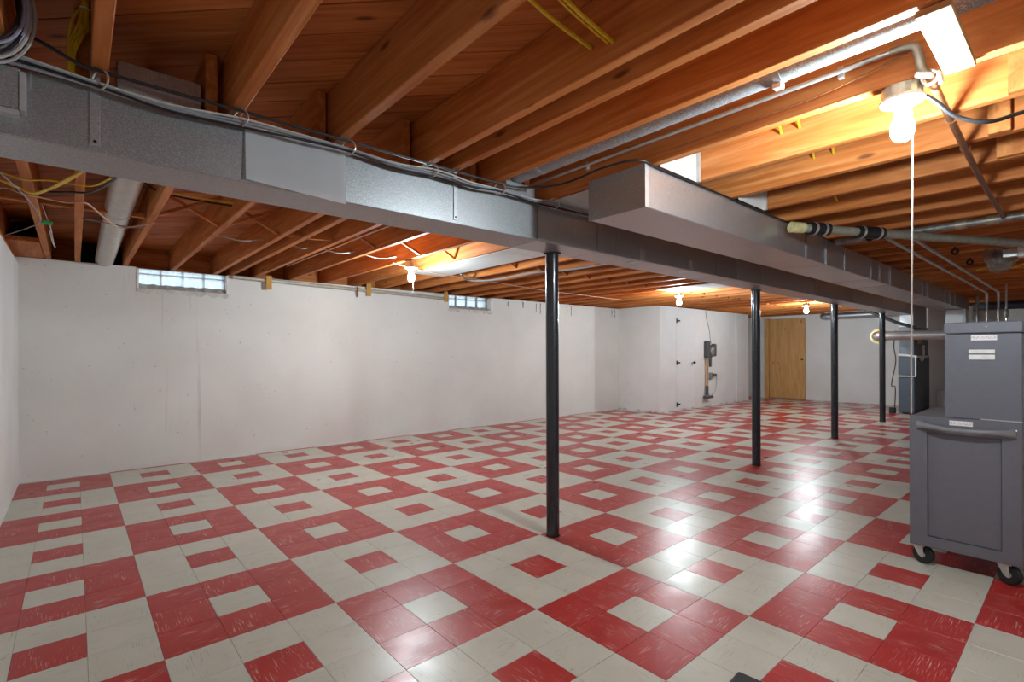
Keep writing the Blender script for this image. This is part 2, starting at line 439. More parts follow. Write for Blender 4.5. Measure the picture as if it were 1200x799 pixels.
# cross bridging between the far joists
def strut(x0, z0, x1, z1, y):
    a = Vector((x0, y, z0)); d = Vector((x1, y, z1)) - a; ang = math.atan2(d.z, d.x)
    return obox((a + d/2), (d.length, .03, .022), Matrix.Rotation(-ang, 3, 'Y'), .002)
for k in range(2, len(far_x) - 1):
    a, b = far_x[k] + JT + .004, far_x[k+1] - .004
    if b - a < .25:
        obj('bridging_strut', strut(a+.004, ZJ+.015, b-.004, ZJ+.03, 1.05), 'brace', ceiling); continue
    obj('bridging_strut', strut(a, ZJ+.02, b, ZC-.03, 1.03), 'brace', ceiling)
    obj('bridging_strut', strut(a, ZC-.03, b, ZJ+.02, 1.08), 'brace', ceiling)
for k in (0, 1):
    obj('nailing_strip', box(far_x[k]+JT+.003, far_x[k+1]-.003, 1.24, 1.285, ZJ+.035, ZJ+.06), 'brace', ceiling)
obj('nailing_strip', box(XL, far_x[0]-.003, 1.24, 1.285, ZJ+.035, ZJ+.06), 'brace', ceiling)
# cleats nailed on the joists by the near lamp
obj('cleat', box(2.643, 2.673, -2.87, -2.80, 2.118, 2.30, .002), 'brace', ceiling)
obj('cleat', box(2.228, 2.26, -3.06, -2.893, 2.118, 2.34, .002), 'brace', ceiling)
obj('cleat', box(3.05, 3.085, -3.3, -2.79, 2.125, 2.34, .002), 'brace', ceiling)
obj('cross_board', box(1.44, 1.865, -2.852, -2.776, 2.098, 2.1165, .002), 'pale', ceiling, label='pale rough cut board')

# ------------------------------------------------------------------ walls
bm = bmesh.new()
W1, W2 = (.225, 1.085), (4.12, 5.0); ZS = 1.895
add_box(bm, XL-.25, XF+.25, YB, YB+.27, -.15, ZS)
for a, b in ((XL-.25, W1[0]), (W1[1], W2[0]), (W2[1], XF+.25)): add_box(bm, a, b, YB, YB+.27, ZS, ZW)
struct(obj('wall_back', bm, 'wallback'), 'long white painted foundation wall with two glass block windows', 'wall')
struct(obj('wall_left', box(XL-.25, XL, YN-.25, YB, -.15, ZW-.06), 'wallplain'), 'white painted end wall meeting the long foundation wall', 'wall')
struct(obj('wall_right', box(XL, XF, YN-.25, YN, -.15, ZW), 'wallplain'), 'white painted long wall opposite the glass block windows', 'wall')
bm = bmesh.new(); add_box(bm, XF, XF+.25, YN-.25, YB, -.15, ZW)
struct(obj('wall_far', bm, 'wallplain'), 'white far end wall with the plywood door', 'wall')
XP, YP, XQ = 8.42, 2.47, 12.3
bm = bmesh.new(); add_box(bm, XP, XQ, YP, YB-.002, -.003, ZJ-.004)
add_box(bm, 11.62, 11.68, YP-.014, YP, -.003, ZJ-.006)
struct(obj('wall_closet', bm, 'wallplain'), 'white boxed out closet partition standing against the long wall', 'wall')

# windows of glass block
for n, (a, b) in enumerate((W1, W2)):
    win = thing('window_%d' % (n+1), ['glass block window with crumbling plaster sill beside the vent pipe', 'glass block window beside a yellow wood hanger block'][n], 'window', ((a+b)/2, YB+.12, ZS))
    win['kind'] = 'structure'
    bw = (b - a - .05) / 4; y0 = YB + .10
    for r, (za, zb) in enumerate(((1.93, 2.056), (2.064, 2.112))):
        for k in range(4):
            x0 = a + .025 + k * bw
            obj('glass_block', box(x0+.005, x0+bw-.005, y0, y0+.08, za, zb, .008), 'glass', win, smooth=False)
    bm = bmesh.new()
    for k in range(5): add_box(bm, a+.025+k*bw-.005, a+.025+k*bw+.005, y0+.008, y0+.072, 1.92, 2.118)
    add_box(bm, a, b, y0+.009, y0+.071, 2.056, 2.064); add_box(bm, a, b, y0+.009, y0+.071, 1.89, 1.93)
    add_box(bm, a-.02, b+.02, y0+.009, YB+.2205, 2.112, 2.119)
    add_box(bm, a-.02, a+.02, y0+.009, y0+.071, 1.89, 2.118); add_box(bm, b-.02, b+.02, y0+.009, y0+.071, 1.89, 2.118)
    obj('mortar', bm, 'plaster', win)
    # sloping plaster sill, rough along its front edge
    bm = bmesh.new(); N = 26; rows = []
    for q in range(N+1):
        x = a + (b-a) * q / N; e = .008 * math.sin(q*1.7 + n) + random.uniform(-.004, .004)
        rows.append([bm.verts.new(p) for p in ((x, YB-.004-abs(e)*.6, ZS-.045+e*1.6), (x, YB-.003, ZS-.006+e), (x, y0+.01, 1.955+e*.6), (x, y0+.01, ZS-.045), )])
    for A, D in zip(rows, rows[1:]):
        for q in range(4): bm.faces.new((A[q], A[(q+1) % 4], D[(q+1) % 4], D[q]))
    bm.faces.new(rows[0]); bm.faces.new(rows[-1][::-1])
    obj('sill', bm, 'plaster', win)
    for s, x in ((-1, a), (1, b)):
        obj('jamb', box(min(x, x-s*.022), max(x, x-s*.022), YB-.006, y0+.01, ZS, ZW-.01, .003), 'porcelain', win)

# plywood door in the far wall
d1 = struct(thing('door_1', 'plain brown plywood door standing ajar beside its wooden frame', 'door', (XF-.02, 2.02, 0)))
obj('door_leaf', box(XF-.055, XF-.015, 1.57, 2.40, .015, 2.04, .003), 'doorwood', d1)
for a, b, z0, z1 in ((2.43, 2.53, 0, 2.06), (2.405, 2.43, 0, 2.06)): obj('door_frame', box(XF-.07 if a > 2.42 else XF-.03, XF-.001, a, b, z0, z1, .002), 'doorwood', d1)
obj('door_frame', box(XF-.06, XF-.001, 1.56, 2.53, 2.062, ZJ-.01, .002), 'whitedoor', d1)
hd = obj('door_handle', tube([(XF-.055, 1.63, 1.0), (XF-.09, 1.63, 1.0), (XF-.095, 1.67, 1.005)], .009), 'hinge', d1, smooth=True)
obj('screw_plate', lathe((XF-.059, 1.63, 1.0), [(.02, -.003), (.02, .003)], 12, 'x'), 'hinge', d1)
# flush white door of the closet
d2 = struct(thing('door_2', 'flush white closet door with dark strap hinges beside the stick vacuum', 'door', (9.36, YP-.008, 0)))
obj('door_leaf', box(9.0, 9.72, YP-.005, YP-.0005, .03, 1.96, .002), 'whitedoor', d2)
for z in (.13, .98, 1.84):
    bm = bmesh.new(); add_box(bm, 8.985, 9.015, YP-.022, YP-.014, z-.045, z+.045); add_box(bm, 9.0, 9.12, YP-.020, YP-.0145, z-.014, z+.014)
    obj('strap_hinge', bm, 'hinge', d2)
obj('knob', lathe((9.62, YP-.014, .975), [(.012, 0), (.012, -.03), (.03, -.035), (.033, -.05), (.02, -.062)], 14, 'y'), 'hinge', d2, smooth=True)

# ------------------------------------------------------------------ sheet metal ducts
DY0, DY1, DZ0, DZ1 = -.96, -.708, 1.862, 2.076
main = thing('supply_duct', 'long galvanized trunk duct carried along the tops of the steel posts', 'duct', (5.4, -.85, DZ0))
cuts = [XL+.005, 1.785, 2.33, 3.93, 4.3, 4.83, 6.3, 7.7, 9.2, 11.3]
for k, (a, b) in enumerate(zip(cuts, cuts[1:])):
    obj('duct_section', box(a+.0012, b-.0012, DY0, DY1, DZ0, DZ1, .004), 'galv' if k == 0 else 'galvfar', main)
for x in cuts[1:-1]:
    obj('drive_cleat', box(x-.001, x+.018, DY0-.004, DY0+.001, DZ0+.01, DZ1-.003), 'galvfar', main)
for x0, x1, ztop in ((-.226, -.199, 2.19), (1.19, 1.213, 2.14)):  # riveted hanger straps of the trunk
    st = obj('duct_strip', box(x0, x1, DY0-.005, DY0-.0005, 1.882, ztop, .001), 'galv', main)
    obj('rivet', lathe(((x0+x1)/2, DY0-.005, 1.897), [(.005, 0), (.004, -.003)], 10, 'y'), 'hinge', st)
for x0 in (2.80, 3.47):  # small pale patches on the trunk's lower edge and underside
    obj('duct_strip', box(x0, x0+.06, DY0-.004, DY0-.0005, 1.864, 1.945, .002), 'flange', main)
    obj('duct_strip', box(x0-.02, x0+.05, DY0+.01, DY0+.10, DZ0-.003, DZ0-.0005, .001), 'flange', main)
# box-shaped branch on the left end of the trunk
br = thing('duct_branch_box', 'short galvanized branch box with bright flange on the trunk duct', 'duct', (-.5, -.985, 1.92))
obj('body', box(XL+.006, -.385, -1.005, DY0-.001, 1.93, 2.055, .004), 'galv', br)
obj('flange', box(-.386, -.372, -1.008, DY0-.001, 1.93, 2.045, .001), 'flange', br)
obj('flange', box(XL+.006, -.387, -1.008, DY0-.001, 1.915, 1.929, .001), 'flange', br)
tk = thing('duct_takeoff', 'galvanized rectangular takeoff rising behind the trunk duct between two joists', 'duct', (0, -.8, 2.08))
obj('body', box(-.15, .105, -.85, -.72, 2.079, 2.238, .003), 'galv', tk)
obj('seam', box(-.15, .105, -.854, -.85, 2.16, 2.166), 'flange', tk)

NY0, NY1, NZ0, NZ1 = -1.687, -1.343, 1.902, 2.108
ret = thing('return_duct', 'galvanized duct with squared end cap hanging below the joists nearer the tool cart', 'duct', (6.6, -1.5, NZ0))
cuts = [1.80, 3.86, 4.29, 4.75, 5.55, 5.85, 6.25, 7.8, 8.1, 9.3, 9.7, 10.1, 11.5]
for k, (a, b) in enumerate(zip(cuts, cuts[1:])):
    obj('duct_section', box(a+.003, b-.003, NY0 + (.002 if k % 2 else 0), NY1, NZ0 + (.002 if k % 2 else 0), NZ1, .004), 'galvfar', ret)
obj('end_cap', box(1.794, 1.801, NY0-.002, NY1+.002, NZ0-.002, NZ1+.001, .001), 'galv', ret)
obj('end_flange', box(1.7935, 1.822, NY0-.004, NY0-.0005, NZ0-.001, NZ1, .001), 'flange', ret)
obj('end_flange', box(1.791, 1.7935, NY1-.018, NY1+.002, NZ0-.001, NZ1, .0005), 'galv', ret)
for x in cuts[1:-1]: obj('drive_cleat', box(x+.003, x+.014, NY0-.005, NY0-.0003, NZ0+.004, NZ1-.002), 'galvfar', ret)

# sheet metal closing joist bays
def pan(bm, mat, label, group=None): return tag(obj('joist_pan', bm, mat), label, 'metal panel', group)
pn = thing('joist_pan', 'white sheet metal panel closing the joist bay over the duct end cap', 'metal panel', (2.08, -1.705, 2.112))
obj('sheet', box(1.897, 2.259, -1.707, -1.703, 2.112, 2.33), 'panning', pn); obj('flange', box(2.24, 2.2595, -1.722, -1.7075, 2.112, 2.29, .001), 'flange', pn)
pn = thing('joist_pan', 'white sheet metal panel closing the next bay above the hanging duct', 'metal panel', (2.9, -1.705, 2.112))
obj('sheet', box(2.722, 3.085, -1.712, -1.708, 2.112, 2.33), 'panning', pn); obj('flange', box(3.066, 3.0855, -1.728, -1.7125, 2.112, 2.29, .001), 'flange', pn)
pan(box(1.90, 2.27, -1.34, -.885, 2.1105, 2.1145), 'panning', 'flat white sheet metal pan under the joists between the two ducts')
sp = thing('joist_pan', 'white sheet metal pan under the far joists beside the pull chain lamp', 'metal panel', (2.83, .6, 2.108))
for k in range(5): obj('sheet', box(2.61, 3.055, -.72 + k*.54, -.72 + k*.54 + .537, 2.108 + .001*(k % 2), 2.112 + .001*(k % 2)), 'panning', sp)
pan(box(6.1, 6.62, -.72, 1.05, 2.108, 2.113), 'panning', 'white sheet metal pan under the joists above the lamp facing the closet')
# round duct between joists and its boot
rd = thing('round_duct', 'round galvanized duct running up between two joists over the near lamp', 'duct', (1.62, -2.3, 2.16))
obj('pipe', tube([(1.62, -.90, 2.22), (1.62, -4.38, 2.22)], .060, 20, smooth=False), 'galvpipe', rd, smooth=True)
for y in (-2.35, -1.15): obj('joint_band', tube([(1.62, y, 2.22), (1.62, y-.025, 2.22)], .0622, 20, smooth=False), 'galvfar', rd, smooth=True)
obj('damper_tab', box(1.615, 1.65, -2.37, -2.34, 2.143, 2.163, .002), 'flange', rd)
bo = thing('duct_boot', 'small galvanized boot joining the round duct to the trunk duct', 'duct', (1.68, -.9, 2.078))
obj('body', box(1.53, 1.75, -.975, -.74, 2.078, 2.16, .004), 'galvfar', bo)
obj('collar', tube([(1.62, -.88, 2.22), (1.62, -.95, 2.22)], .065, 18, smooth=False), 'galv', bo, smooth=True)

# paper on the duct face
bm = bmesh.new(); NXp, NZp = 14, 8; vv = []
for a in range(NXp+1):
    for c in range(NZp+1):
        x = .23 + .392 * a / NXp; z = 1.855 + .218 * c / NZp - .006 * (a / NXp) * (1 - c / NZp) + .016 * (1 - a/NXp) * (1 - c/NZp)
        y = DY0 - .007 - .004 * abs(math.sin(a * .7 + 1)) * (1 - c / NZp) - .006 * (1 - c / NZp) ** 2
        vv.append(bm.verts.new((x, y, z)))
q = NZp + 1
for a in range(NXp):
    for c in range(NZp): bm.faces.new((vv[a*q+c], vv[(a+1)*q+c], vv[(a+1)*q+c+1], vv[a*q+c+1]))
fs = bmesh.ops.solidify(bm, geom=bm.faces[:], thickness=.0012)
tag(obj('paper_sheet', bm, 'paper', smooth=True), 'blank white sheet of paper taped on the face of the trunk duct', 'paper')

# ------------------------------------------------------------------ steel posts
for pk, (x, y) in enumerate(((2.115, -.752), (5.20, -.748), (7.69, -.747), (10.13, -.747))):
    p = thing('steel_post', 'blue-black round steel post under the trunk duct, %s from the paper sheet' % ORD[pk], 'post', (x, y, 0), 'steel posts in a row under the trunk duct')
    obj('shaft', lathe((x, y, 0), [(.043, .006), (.043, 1.852)], 28), 'post', p, smooth=True)
    obj('top_plate', box(x-.044, x+.044, y-.040, y+.036, 1.852, 1.8615), 'post', p)
    obj('base_plate', lathe((x, y, 0), [(.047, .0005), (.047, .006)], 24), 'post', p)

# ------------------------------------------------------------------ lamps
def lamp(x, y, zb, label, strength, cord=None, box_z=None, chain=None, group=None):
    """bare bulb in a porcelain holder; zb = centre of the bulb"""
    L = thing('bare_bulb_lamp', label, 'lamp', (x, y, zb + .19 if box_z is None else box_z), group)
    top = zb + .135
    obj('junction_box', lathe((x, y, 0), [(.056, top-.038), (.058, top-.036), (.058, top), (.05, top+.001)], 8 if chain else 20), 'boxmetal', L)
    obj('lampholder', lathe((x, y, 0), [(.022, zb+.053), (.025, zb+.055), (.026, zb+.068), (.036, zb+.078), (.060, zb+.085), (.064, zb+.090), (.064, zb+.0965)], 24), 'porcelain', L, smooth=True)
    prof = [(.003, -.046), (.016, -.043), (.027, -.033), (.033, -.018), (.034, 0), (.031, .016), (.024, .034), (.018, .046), (.017, .055)]
    obj('bulb', lathe((x, y, zb), prof, 16), bulbmat('lit_bulb', strength), L, smooth=True)
    if cord: obj('pull_cord', tube(cord, .0026, 6), 'string', L, smooth=True)
    return L
P0 = 560.0 * BULB
l1 = lamp(1.868, -2.664, 1.967, 'bare bulb lamp with a very long white pull cord near the brown pipe', P0, [(1.890, -2.685, 2.045), (1.893, -2.687, 1.9), (1.893, -2.685, 1.5), (1.896, -2.682, 1.25), (1.90, -2.68, 0.992)])
lamp(2.252, 1.327, 1.954, 'bare bulb lamp with a short pull chain beside the flat white joist pan', P0 * 1.3, [(2.262, 1.311, 2.03), (2.263, 1.308, 1.85), (2.264, 1.308, 1.80)], chain=True)
lamp(6.64, 1.003, 1.955, 'bare bulb lamp under the joists facing the closet partition', P0 * 1.3, chain=True)
lamp(10.03, .40, 1.962, 'bare bulb lamp beyond the posts toward the plywood door', P0 * 1.3, chain=True)
# ties from the short lamps up to a joist
for o in list(C.objects):
    if o.name.startswith('bare_bulb_lamp') and o.parent is None:
        x, y, z = WO[o.name]
        z0 = [c for c in o.children if c.name.startswith('junction_box')][0]
        top = WO[z0.name].z + .019
        if top < ZJ - .004: obj('stem', lathe((x, y, 0), [(.014, top), (.014, ZJ+.002)], 10), 'boxmetal', o, smooth=True)

# conduit elbow feeding the near lamp
cv = thing('conduit', 'thin steel conduit with an elbow beside the near lamp', 'conduit', (1.80, -2.3, 2.14))
obj('tube', tube([(1.825, -.55, 2.218), (1.825, -2.1, 2.218), (1.825, -2.64, 2.218)], .0095, 10), 'zinc', cv, smooth=True)
obj('elbow', tube([(1.825, -2.64, 2.218), (1.825, -2.70, 2.213), (1.825, -2.716, 2.18), (1.826, -2.724, 2.13), (1.832, -2.738, 2.103)], .0135, 10), 'boxmetal', cv, smooth=True)
for ys in (-1.3, -2.5): obj('strap', box(1.832, 1.853, ys, ys+.018, 2.198, 2.238, .001), 'zinc', cv)
obj('clamp', tube(ringpts((1.84, -2.742, 2.098), .021, 14, (1, .1, .3)), .005, 6, smooth=False, closed=True), 'zinc', cv, smooth=True)
obj('wing_screw', obox((1.862, -2.765, 2.10), (.05, .012, .022), Matrix.Rotation(.6, 3, 'Y'), .003), 'zinc', cv)
obj('wing_screw', obox((1.80, -2.735, 2.095), (.014, .05, .016), Matrix.Rotation(.4, 3, 'X'), .003), 'zinc', cv)
bp_ = thing('copper_pipe', 'brown copper pipe hung under the joists beside the near lamp', 'pipe', (3.2, -2.72, 2.08))
obj('pipe', tube([(1.845, -2.742, 2.098), (3.2, -2.712, 2.094), (4.402, -2.703, 2.092)], .0125, 10, smooth=False), 'copper', bp_, smooth=True)
for x, yh in ((2.285, -2.732), (2.70, -2.723), (3.11, -2.714), (3.93, -2.7065)): obj('hanger_loop', tube(ringpts((x, yh, 2.102), .017, 12, (1, 0, .25)), .0022, 5, smooth=False, closed=True), 'copper', bp_)
tag(obj('black_cable', tube([(1.90, -2.722, 2.066), (1.93, -2.745, 2.045), (2.0, -2.79, 2.0), (2.05, -2.86, 1.975), (2.11, -2.93, 1.997), (2.18, -3.05, 2.03), (2.25, -3.3, 2.115)], .007, 8), 'black', smooth=True), 'black cable curving away from the near lamp holder', 'cable')
tag(obj('thin_wire', tube([(1.838, -1.8, 2.15), (1.838, -2.2, 2.158), (1.838, -2.45, 2.165), (1.82, -2.69, 2.195)], .0025, 6), 'copper', smooth=True), 'thin bare wire stapled along the joist toward the conduit elbow', 'wire')

# ------------------------------------------------------------------ cables along the trunk duct
rx = [-.2, .207, .622, 1.035, 1.46, 1.875]
bun = thing('cable_bundle', 'bundle of pale grey cables draped along the front of the trunk duct', 'cables', (.8, -1.0, 2.05))
zs = [(-.64, 2.091), (-.426, 2.091), (-.35, 2.088), (-.2, 2.076), (-.01, 2.064), (.207, 2.078), (.40, 2.082), (.622, 2.085), (.852, 2.072), (1.073, 2.085), (1.27, 2.074), (1.46, 2.085), (1.68, 2.08), (1.887, 2.09), (2.196, 2.09), (2.7, 2.10), (3.3, 2.098)]
for k in range(6):
    oy = (-1.004, -.997, -1.010, -.992, -1.002, -1.008)[k]; oz = (.002, -.003, -.008, -.013, -.019, -.021)[k]
    obj('cable', tube([(x, oy + .003*math.sin(x*5+k), z + oz + (.006*math.sin(x*7+k*2) if k in (0, 4, 5) else 0)) for x, z in zs], .0048, 6), ('cream_cable', 'cream_cable', 'greycable', 'cream_cable', 'greycable', 'black')[k], bun, smooth=True)
tag(obj('black_cable', tube([(-.392, -.955, 2.352), (-.388, -.975, 2.25), (-.369, -1.0, 2.169), (-.31, -1.008, 2.138), (-.25, -1.012, 2.113), (-.2, -1.013, 2.109), (0, -1.013, 2.107), (.207, -1.013, 2.109), (.4, -1.013, 2.107), (.622, -1.013, 2.109), (1.035, -1.013, 2.109), (1.46, -1.015, 2.109), (1.60, -1.06, 2.108), (1.70, -1.2, 2.107), (1.71, -1.35, 2.109), (1.70, -1.5, 2.113), (1.725, -1.64, 2.115), (1.772, -1.692, 2.113), (1.84, -1.6985, 2.106), (2.0, -1.6985, 2.105), (2.66, -1.6985, 2.105), (3.3, -1.6985, 2.105), (4.6, -1.6985, 2.105)], .0055, 8), 'black', smooth=True), 'single black cable strung above the grey cables along the ducts', 'cable')
for k, x in enumerate(rx):
    z = 2.105
    z = 2.084
    bm = add_tube(bmesh.new(), ringpts((x, -1.006, z), .031, 18, (1, .8, 0)), .003, 6, closed=True)
    add_tube(bm, [(x, -1.006, z+.031), (x, -1.004, z+.045)], .002, 6)
    tag(obj('cable_ring', bm, 'ring', smooth=True), 'small wire ring holding the grey cables, %s from the cable coil' % ORD[k], 'cable ring', 'wire rings along the trunk duct')
co = thing('cable_coil', 'hanging coil of black and lavender cables above the branch box', 'cables', (-.45, -1.05, 2.07))
for k in range(9):
    cx, cz, r = -.455 + random.uniform(-.006, .01), 2.20 + random.uniform(-.01, .012), .098 + .0035*k + random.uniform(-.006, .004)
    pts = [Vector((cx + r*.78*math.cos(2*math.pi*q/26), -1.068 + .008*k - .03 + .012*math.sin(2*math.pi*q/26 + k), cz + r*1.28*math.sin(2*math.pi*q/26))) for q in range(26)]
    obj('cable_loop', add_tube(bmesh.new(), pts, .0045, 6, closed=True), ('black', 'lav', 'black', 'greycable', 'lav', 'black', 'cream_cable', 'lav', 'cream_cable')[k], co, smooth=True)
tag(obj('black_cable', tube([(-.40, -.955, 2.35), (-.386, -.955, 2.2), (-.378, -.95, 2.15), (-.38, -.945, 2.10), (-.40, -.94, 2.085)], .005, 6), 'black', smooth=True), 'short black cable tail hanging down behind the cable coil', 'cable')
yb = thing('yellow_cable_bundle', 'tied bundle of yellow cables hanging beside a joist', 'cables', (-.25, -.93, 2.08))
for k in range(5):
    d = (-.020, -.009, .002, .013, .024)[k]
    obj('cable', tube([(-.236 + d*.2, -.95, 2.353), (-.238 + d*.3, -.93, 2.34), (-.250 + d*.8 + .004*(k % 2), -.93 + d*.6, 2.285 - .012*(k % 3)), (-.262 + d*.75 - .003*(k % 2), -.93 - d*.5, 2.23 - .01*(k % 2)), (-.270 + d*.35, -.93, 2.165 + .012*(k % 3)), (-.268 + d*.3, -.93, 2.08)], .0042, 6), 'yellow', yb, smooth=True)
obj('tie', tube(ringpts((-.238, -.93, 2.335), .011, 12, (0, 0, 1)), .0022, 6, smooth=False, closed=True), 'string', yb)
# yellow cables passing through joist holes
for k, (a, b) in enumerate((((.626, -2.03, 2.245), (1.010, -2.018, 2.198)), ((.626, -2.105, 2.245), (1.010, -2.086, 2.186)), ((.626, -2.124, 2.236), (1.010, -2.105, 2.178)))):
    m = ((a[0]+b[0])/2, (a[1]+b[1])/2, (a[2]+b[2])/2 - .012)
    tag(obj('yellow_cable', tube([a, m, b], .0075, 8, flat=.7), 'yellow', smooth=True), 'yellow cable spanning two joists into a drilled hole, %s from the trunk duct' % ORD[k], 'cable', 'yellow cables through joist holes')
sk_ = 0
for x, ys, z in ((2.16, (-2.125, -2.205), 2.25), (2.57, (-2.13, -2.22), 2.235), (3.28, (-2.0,), 2.20)):
    for y in ys:
        xe = min(v for v in near_x if v > x)
        tag(obj('yellow_cable', tube([(x, y-.03, z+.03), ((x+xe)/2, y-.012, z+.005), (xe-.001, y, z-.012)], .006, 8), 'yellow', smooth=True), 'short yellow cable bend entering a lamplit joist, %s out from the panned bay' % ORD[sk_], 'cable', 'yellow cable stubs at lamplit joists'); sk_ += 1

# ------------------------------------------------------------------ wiring and pipes under the far joists
def wire(name, pts, r, mat, label, group=None): return tag(obj(name, tube(pts, r, 6), mat, smooth=True), label, 'cable', group)
yl = thing('yellow_cable_bundle', 'yellow cables looping under the first far joists by the end wall', 'cables', (-.45, .6, 2.1))
for k in range(3):
    d = .012 * k
    obj('cable', tube([(-.65, .60+d*3, 2.15), (-.53, .70-d, 2.115), (-.485, .71, 2.102), (-.43, .72+d, 2.092), (-.36, .55+d, 2.090), (-.29, .33+d*2, 2.098), (-.24, .2+d, 2.108), (-.21, .02+d, 2.106), (-.19, -.3+d, 2.106)], .005, 6), 'yellow', yl, smooth=True)
wire('yellow_cable', [(-.65, .5, 2.16), (-.48, .52, 2.108), (-.36, .46, 2.108), (-.25, .45, 2.107), (-.18, .43, 2.112), (-.12, .2, 2.107)], .005, 'yellow', 'yellow cable sagging across two joists toward the vent pipe')
wire('black_cable', [(-.41, .66, 2.107), (-.36, .70, 2.106), (-.27, .63, 2.106), (-.20, .55, 2.100), (-.14, .33, 2.093), (-.1, .1, 2.09)], .006, 'black', 'black cable sagging under joists beside the yellow cables')
wire('beige_cable', [(-.64, 1.12, 2.165), (-.55, .90, 2.14), (-.49, .84, 2.108), (-.40, .87, 2.106), (-.30, .90, 2.106), (-.25, .86, 2.107), (-.2, .87, 2.107), (-.12, 1.08, 2.085), (-.03, 1.24, 2.065), (.1, 1.17, 2.09), (.15, 1.14, 2.108)], .0055, 'beige', 'beige cable sagging across the vent pipe')
wire('green_wire', [(-.65, 2.2, 2.09), (-.53, 1.9, 2.098), (-.445, 1.64, 2.108), (-.437, 1.3, 2.102), (-.47, .85, 2.091), (-.52, .5, 2.091), (-.6, .2, 2.12)], .0035, 'greycable', 'thin dark wire with a slack bend at the end wall joist')
tag(obj('wire_connector', obox((-.405, 1.60, 2.105), (.055, .03, .022), Matrix.Rotation(.4, 3, 'Z'), .004), 'green'), 'small green wire connector on the joist by the end wall', 'connector')
wire('thin_wire', [(-.425, 1.31, 2.175), (-.408, 1.5, 2.14), (-.39, 1.75, 2.10), (-.385, 2.1, 2.07), (-.377, 2.3, 2.05), (-.392, 2.2, 2.075), (-.40, 1.9, 2.11)], .003, 'zinc', 'loose stripped wires dangling from the end wall joist')
wire('thin_rod', [(-.225, 1.31, 2.107), (.017, 1.29, 2.085), (.115, 1.285, 2.10)], .004, 'greycable', 'thin grey rod crossing under the vent pipe')
wire('yellow_cable', [(.055, .52, 2.23), (.11, .60, 2.22), (.20, .66, 2.21), (.37, .65, 2.2), (.53, .63, 2.2)], .005, 'yellow', 'yellow cable running between joists beside the cross bridging')
wire('black_cable', [(.055, .58, 2.215), (.11, .66, 2.205), (.20, .70, 2.20), (.37, .69, 2.192), (.53, .67, 2.19)], .006, 'black', 'black cable running between joists beside the cross bridging')
for k, (a, b) in enumerate(((.58, .94), (1.16, 1.35), (1.41, 1.75), (1.80, 2.18))):
    wire('beige_cable', [(a, 1.5, 2.16), ((a+b)/2, 1.46, 2.125), (b, 1.5, 2.17)], .005, 'cream_cable', 'pale cable sagging between two bridged far joists, %s from the vent pipe' % ORD[k], 'pale cables between far joists')
wire('grey_cable', [(3.09, 1.67, 2.106), (3.35, 1.85, 2.080), (3.55, 1.6, 2.080), (3.61, 1.08, 2.10), (3.80, .68, 2.105), (3.85, -.1, 2.105), (3.9, -.7, 2.105)], .010, 'greycable', 'grey cables slung under the far joists past the first post')
wire('thin_rod', [(2.15, 1.514, 2.108), (2.66, 1.71, 2.098), (3.06, 1.79, 2.098), (3.49, 1.87, 2.107), (4.94, 2.14, 2.108), (6.92, 2.25, 2.108)], .005, 'beige', 'thin beige line stapled across the far joists behind the first post')
wire('white_tube', [(1.48, 2.63, 2.15), (1.50, 1.42, 2.15), (1.50, .7, 2.15), (1.51, .17, 2.15), (1.51, -.6, 2.15)], .006, 'cream_cable', 'thin pale tube running lengthwise between two far joists')

vp = thing('vent_pipe', 'fat pale round vent pipe passing out through the long wall', 'pipe', (-.03, 1.5, 2.08))
obj('pipe', tube([(-.035, -.68, 2.225), (-.035, 1.4, 2.20), (-.03, 3.66, 2.165)], .077, 24, smooth=False), 'ventpipe', vp, smooth=True)
obj('joint_band', tube([(-.035, 1.28, 2.2015), (-.035, 1.33, 2.201)], .0795, 24, smooth=False), 'ventpipe', vp, smooth=True)
bm = bmesh.new(); add_box(bm, -.215, .11, 3.655, 3.698, 2.117, 2.34)
obj('wall_collar', bm, 'dark', vp)

wp = thing('wall_pipe', 'beige pipe running level along the top of the long wall', 'pipe', (2.6, 3.44, 2.05))
obj('pipe', tube([(1.12, 3.435, 2.092), (2.6, 3.435, 2.066), (4.06, 3.435, 2.038)], .022, 12, smooth=False), 'beigepipe', wp, smooth=True)
for hk, (x, z0, z1) in enumerate(((1.47, 1.972, 2.135), (2.745, 1.985, 2.16), (4.00, 1.985, 2.16))):
    tag(obj('hanger_block', box(x, x+.062, 3.385, 3.408, z0, z1, .002), 'palez'), 'yellowish wood hanger block of the wall pipe, %s from the vent pipe' % ORD[hk], 'wood block', 'hanger blocks of the wall pipe')
for x in (2.61,): tag(obj('pipe_strap', box(x, x+.02, 3.408, 3.412, 1.96, 2.1), 'copper'), 'thin rusty strap hanging beside the wall pipe', 'strap')

# short rust drips and nails at the top of the long wall
for x, z0, z1 in ((6.02, 1.93, 2.08), (6.12, 1.90, 2.09), (6.83, 1.93, 2.09), (6.95, 1.91, 2.09), (8.2, 1.94, 2.09), (8.3, 1.93, 2.09), (5.35, 2.0, 2.07), (5.7, 1.99, 2.09)):   # look-alikes share one label
    pts = [(x + random.uniform(-.008, .008), YB-.004, z0 + (z1-z0)*k/6) for k in range(7)]
    tag(obj('rust_drip', tube(pts, [random.uniform(.003, .009) for _ in range(7)], 6, smooth=False, flat=.5), 'hinge'), 'dark dried drip on the long wall under the joists', 'drip', 'dried drips on the long wall')

